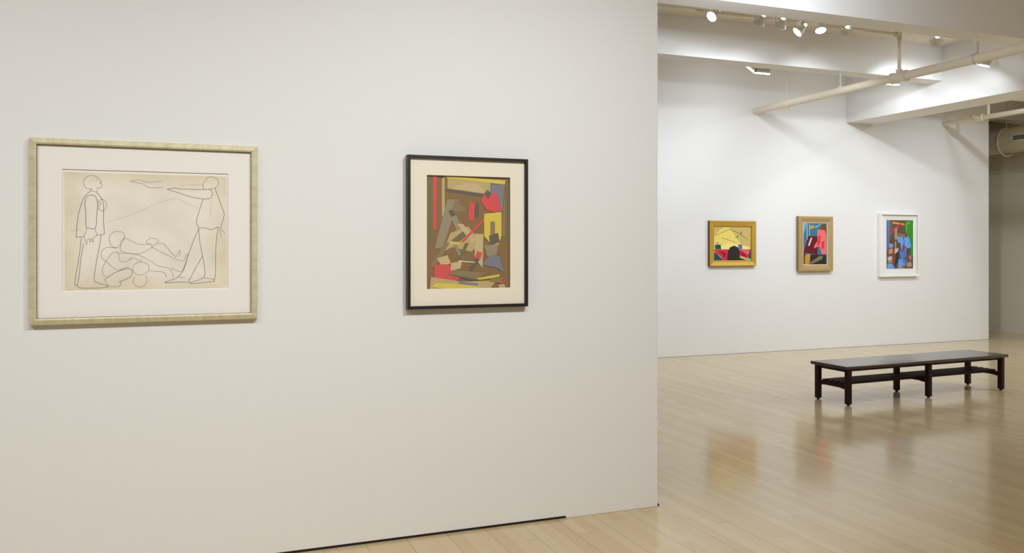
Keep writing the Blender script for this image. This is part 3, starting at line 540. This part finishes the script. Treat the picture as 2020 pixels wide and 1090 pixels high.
g.build('drawing_sheet', [PAPER, PENCIL, PENCIL_FAINT], t, fix=False)
MB().box((x0+.029, NW-.0265, z0+.029), (x1-.029, NW-.0245, z1-.029)).build('glazing', GLASS, t)
reparent(t)
# 2: painting in thin black frame
x0, x1, z0, z1 = 1.053, 1.715, 1.177, 1.965
t = picture('framed_painting', x0, x1, z0, z1, NW, 'brown, red and yellow colour block painting with cream mat in a thin black frame')
mitre(x0, x1, z0, z1, NW, [(0, .001), (0, .040), (.015, .040), (.016, .038), (.016, .024)], [BLACKFRAME, BLACKFRAME], parent=t)
ring_board(x0+.014, x1-.014, z0+.014, z1-.014, 1.158, 1.619, 1.277, 1.866, NW-.0245, .0045).build('mat', MAT_CREAM, t, fix=False)
colour_sheet('painted_sheet', TALL, 1.156, 1.621, 1.275, 1.868, NW-.0115, t)
MB().box((x0+.015, NW-.0275, z0+.015), (x1-.015, NW-.0255, z1-.015)).build('glazing', GLASS, t)
reparent(t)
# 3: gilt frame
FWY = 9.77
x0, x1, z0, z1 = 6.699, 7.470, 1.222, 1.850
t = picture('framed_painting', x0, x1, z0, z1, FWY, 'wide format yellow, crimson and black painting in a broad gold frame on the far wall')
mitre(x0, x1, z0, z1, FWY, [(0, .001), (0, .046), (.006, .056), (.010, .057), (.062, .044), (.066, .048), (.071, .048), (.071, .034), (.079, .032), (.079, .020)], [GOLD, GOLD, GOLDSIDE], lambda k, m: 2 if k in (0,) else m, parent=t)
colour_sheet('painted_canvas', WIDE, x0+.077, x1-.077, z0+.077, z1-.077, FWY-.028, t, .012)
reparent(t)
# 4: pale wood frame
x0, x1, z0, z1 = 8.204, 8.824, 1.138, 1.929
t = picture('framed_painting', x0, x1, z0, z1, FWY, 'narrow blue, pink and maroon painting in a pale brown wooden frame, middle one of three')
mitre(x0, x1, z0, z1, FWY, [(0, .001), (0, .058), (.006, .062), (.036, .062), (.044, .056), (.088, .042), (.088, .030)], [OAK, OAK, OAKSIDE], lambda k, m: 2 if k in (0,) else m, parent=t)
mitre(x0+.087, x1-.087, z0+.087, z1-.087, FWY, [(0, .001), (0, .040), (.009, .040), (.009, .020)], [LINER, LINER], name='liner', parent=t)
colour_sheet('painted_canvas', NARROW, x0+.095, x1-.095, z0+.095, z1-.095, FWY-.034, t, .012)
reparent(t)
# 5: white frame
x0, x1, z0, z1 = 9.724, 10.490, 1.038, 1.998
t = picture('framed_painting', x0, x1, z0, z1, FWY, 'bright blue, green and brown painting in a deep white frame with white mat')
mitre(x0, x1, z0, z1, FWY, [(0, .001), (0, .060), (.024, .060), (.024, .016)], [WHITEFRAME, WHITEFRAME], parent=t)
ring_board(x0+.023, x1-.023, z0+.023, z1-.023, 9.842, 10.432, 1.119, 1.921, FWY-.022, .006).build('mat', MAT_WHITE, t, fix=False)
MB().box((x0+.05, FWY-.0155, z0+.05), (x1-.05, FWY-.014, z1-.05)).build('backing_board', MAT_WHITE, t)
colour_sheet('painted_sheet', UPRIGHT, 9.880, 10.408, 1.158, 1.894, FWY-.0175, t, .0012)
MB().box((x0+.024, FWY-.044, z0+.024), (x1-.024, FWY-.042, z1-.024)).build('glazing', GLASS, t)
reparent(t)

# ------------------------------------------------------------------ bench
t = empty('bench', (6.862, 6.440, 0), 'long low dark stained wooden bench with slatted lower shelf on the maple floor', 'bench', rz=math.radians(2.4))
L, W, HT = 1.055, .192, .372          # leg centres and top height
g = MB(); ox, oy = L+.062, W+.040
g.prism([(-oy, HT-.024), (-oy+.006, HT-.030), (oy-.006, HT-.030), (oy, HT-.024), (oy, HT-.004), (oy-.004, HT), (-oy+.004, HT), (-oy, HT-.004)], 'x', -ox, ox)
g.build('bench_top', WENGETOP, t, bevel=.003)
lw = .0235
for ix, x in enumerate((-L, 0, L)):
    for y in (-W, W):
        g = MB(); g.box((x-lw, y-lw, .013), (x+lw, y+lw, HT-.029)); lo = g.build('leg', WENGE, t, bevel=.003)
        g = MB(); g.lathe([(.013, 0), (.015, .002), (.015, .010), (.010, .0135)], 16, 0, Matrix.Translation((x, y, 0))); g.build('foot_glide', BLACKBIT, lo)
    # cross apron under the top and arched lower stretcher
    g = MB(); g.prism([(-W+lw, HT-.0295), (W-lw, HT-.0295), (W-lw, HT-.066), (W-.05, HT-.060), (-W+.05, HT-.060), (-W+lw, HT-.066)], 'x', x-.014, x+.014)
    g.build('apron', WENGE, t)
    g = MB(); g.prism([(-W+lw, .192), (-W+.06, .192), (-W+.09, .182), (W-.09, .182), (W-.06, .192), (W-lw, .192), (W-lw, .146), (W-.10, .156), (-W+.10, .156), (-W+lw, .146)], 'x', x-.014, x+.014)
    g.build('stretcher', WENGE, t)
for k in range(4):
    y = -.105+.07*k
    g = MB(); g.box((-L-.012, y-.019, .1822), (L+.012, y+.019, .2085)); g.build('shelf_slat', WENGE, t, bevel=.002)
g = MB()
for s in (-1, 1): g.box((-L+lw, s*(W-.002)-.010, HT-.052), (L-lw, s*(W-.002)+.010, HT-.029))
g.build('side_rail', WENGE, t)

# ------------------------------------------------------------------ lamps outside the frame: more of the same track spots, then added fill lights
def room_light(x, y, z, tx, ty, tz, power, size=80, blend=1, soft=.05, color=FCOL):
    light('room_spot', 'SPOT', None, (x, y, z), (tx-x, ty-y, tz-z), power, spot_size=math.radians(size), spot_blend=blend, shadow_soft_size=soft, color=color)
for a in ROOM: room_light(*a, color=LCOL if a[1] > 5 else FCOL)
for x, y, z, d, p in FILL:
    light('room_fill', 'AREA', None, (x, y, z), d, p, shape='RECTANGLE', size=.2, size_y=.16, color=FCOL if x < 0 else LCOL)

world = bpy.data.worlds.new('world'); scene.world = world; world.use_nodes = True
world.node_tree.nodes['Background'].inputs[0].default_value = (.02, .02, .02, 1)

# ------------------------------------------------------------------ camera
cam = bpy.data.cameras.new('camera'); cam.sensor_width = 36; cam.lens = 1654/2020*36; cam.shift_y = -60/2020
co = bpy.data.objects.new('camera', cam); COL.objects.link(co); co.location = (0, 0, 1.5); co.rotation_euler = (PI/2, 0, -math.radians(21.3))
scene.camera = co
scene.view_settings.view_transform = 'Standard'; scene.view_settings.look = 'None'; scene.view_settings.gamma = 1; scene.view_settings.use_curve_mapping = False
scene.view_settings.exposure = EXPO
scene.cycles.max_bounces = 10; scene.cycles.diffuse_bounces = 6; scene.cycles.caustics_reflective = False; scene.cycles.caustics_refractive = False
scene.cycles.sample_clamp_indirect = 4
scene.cycles.use_denoising = True
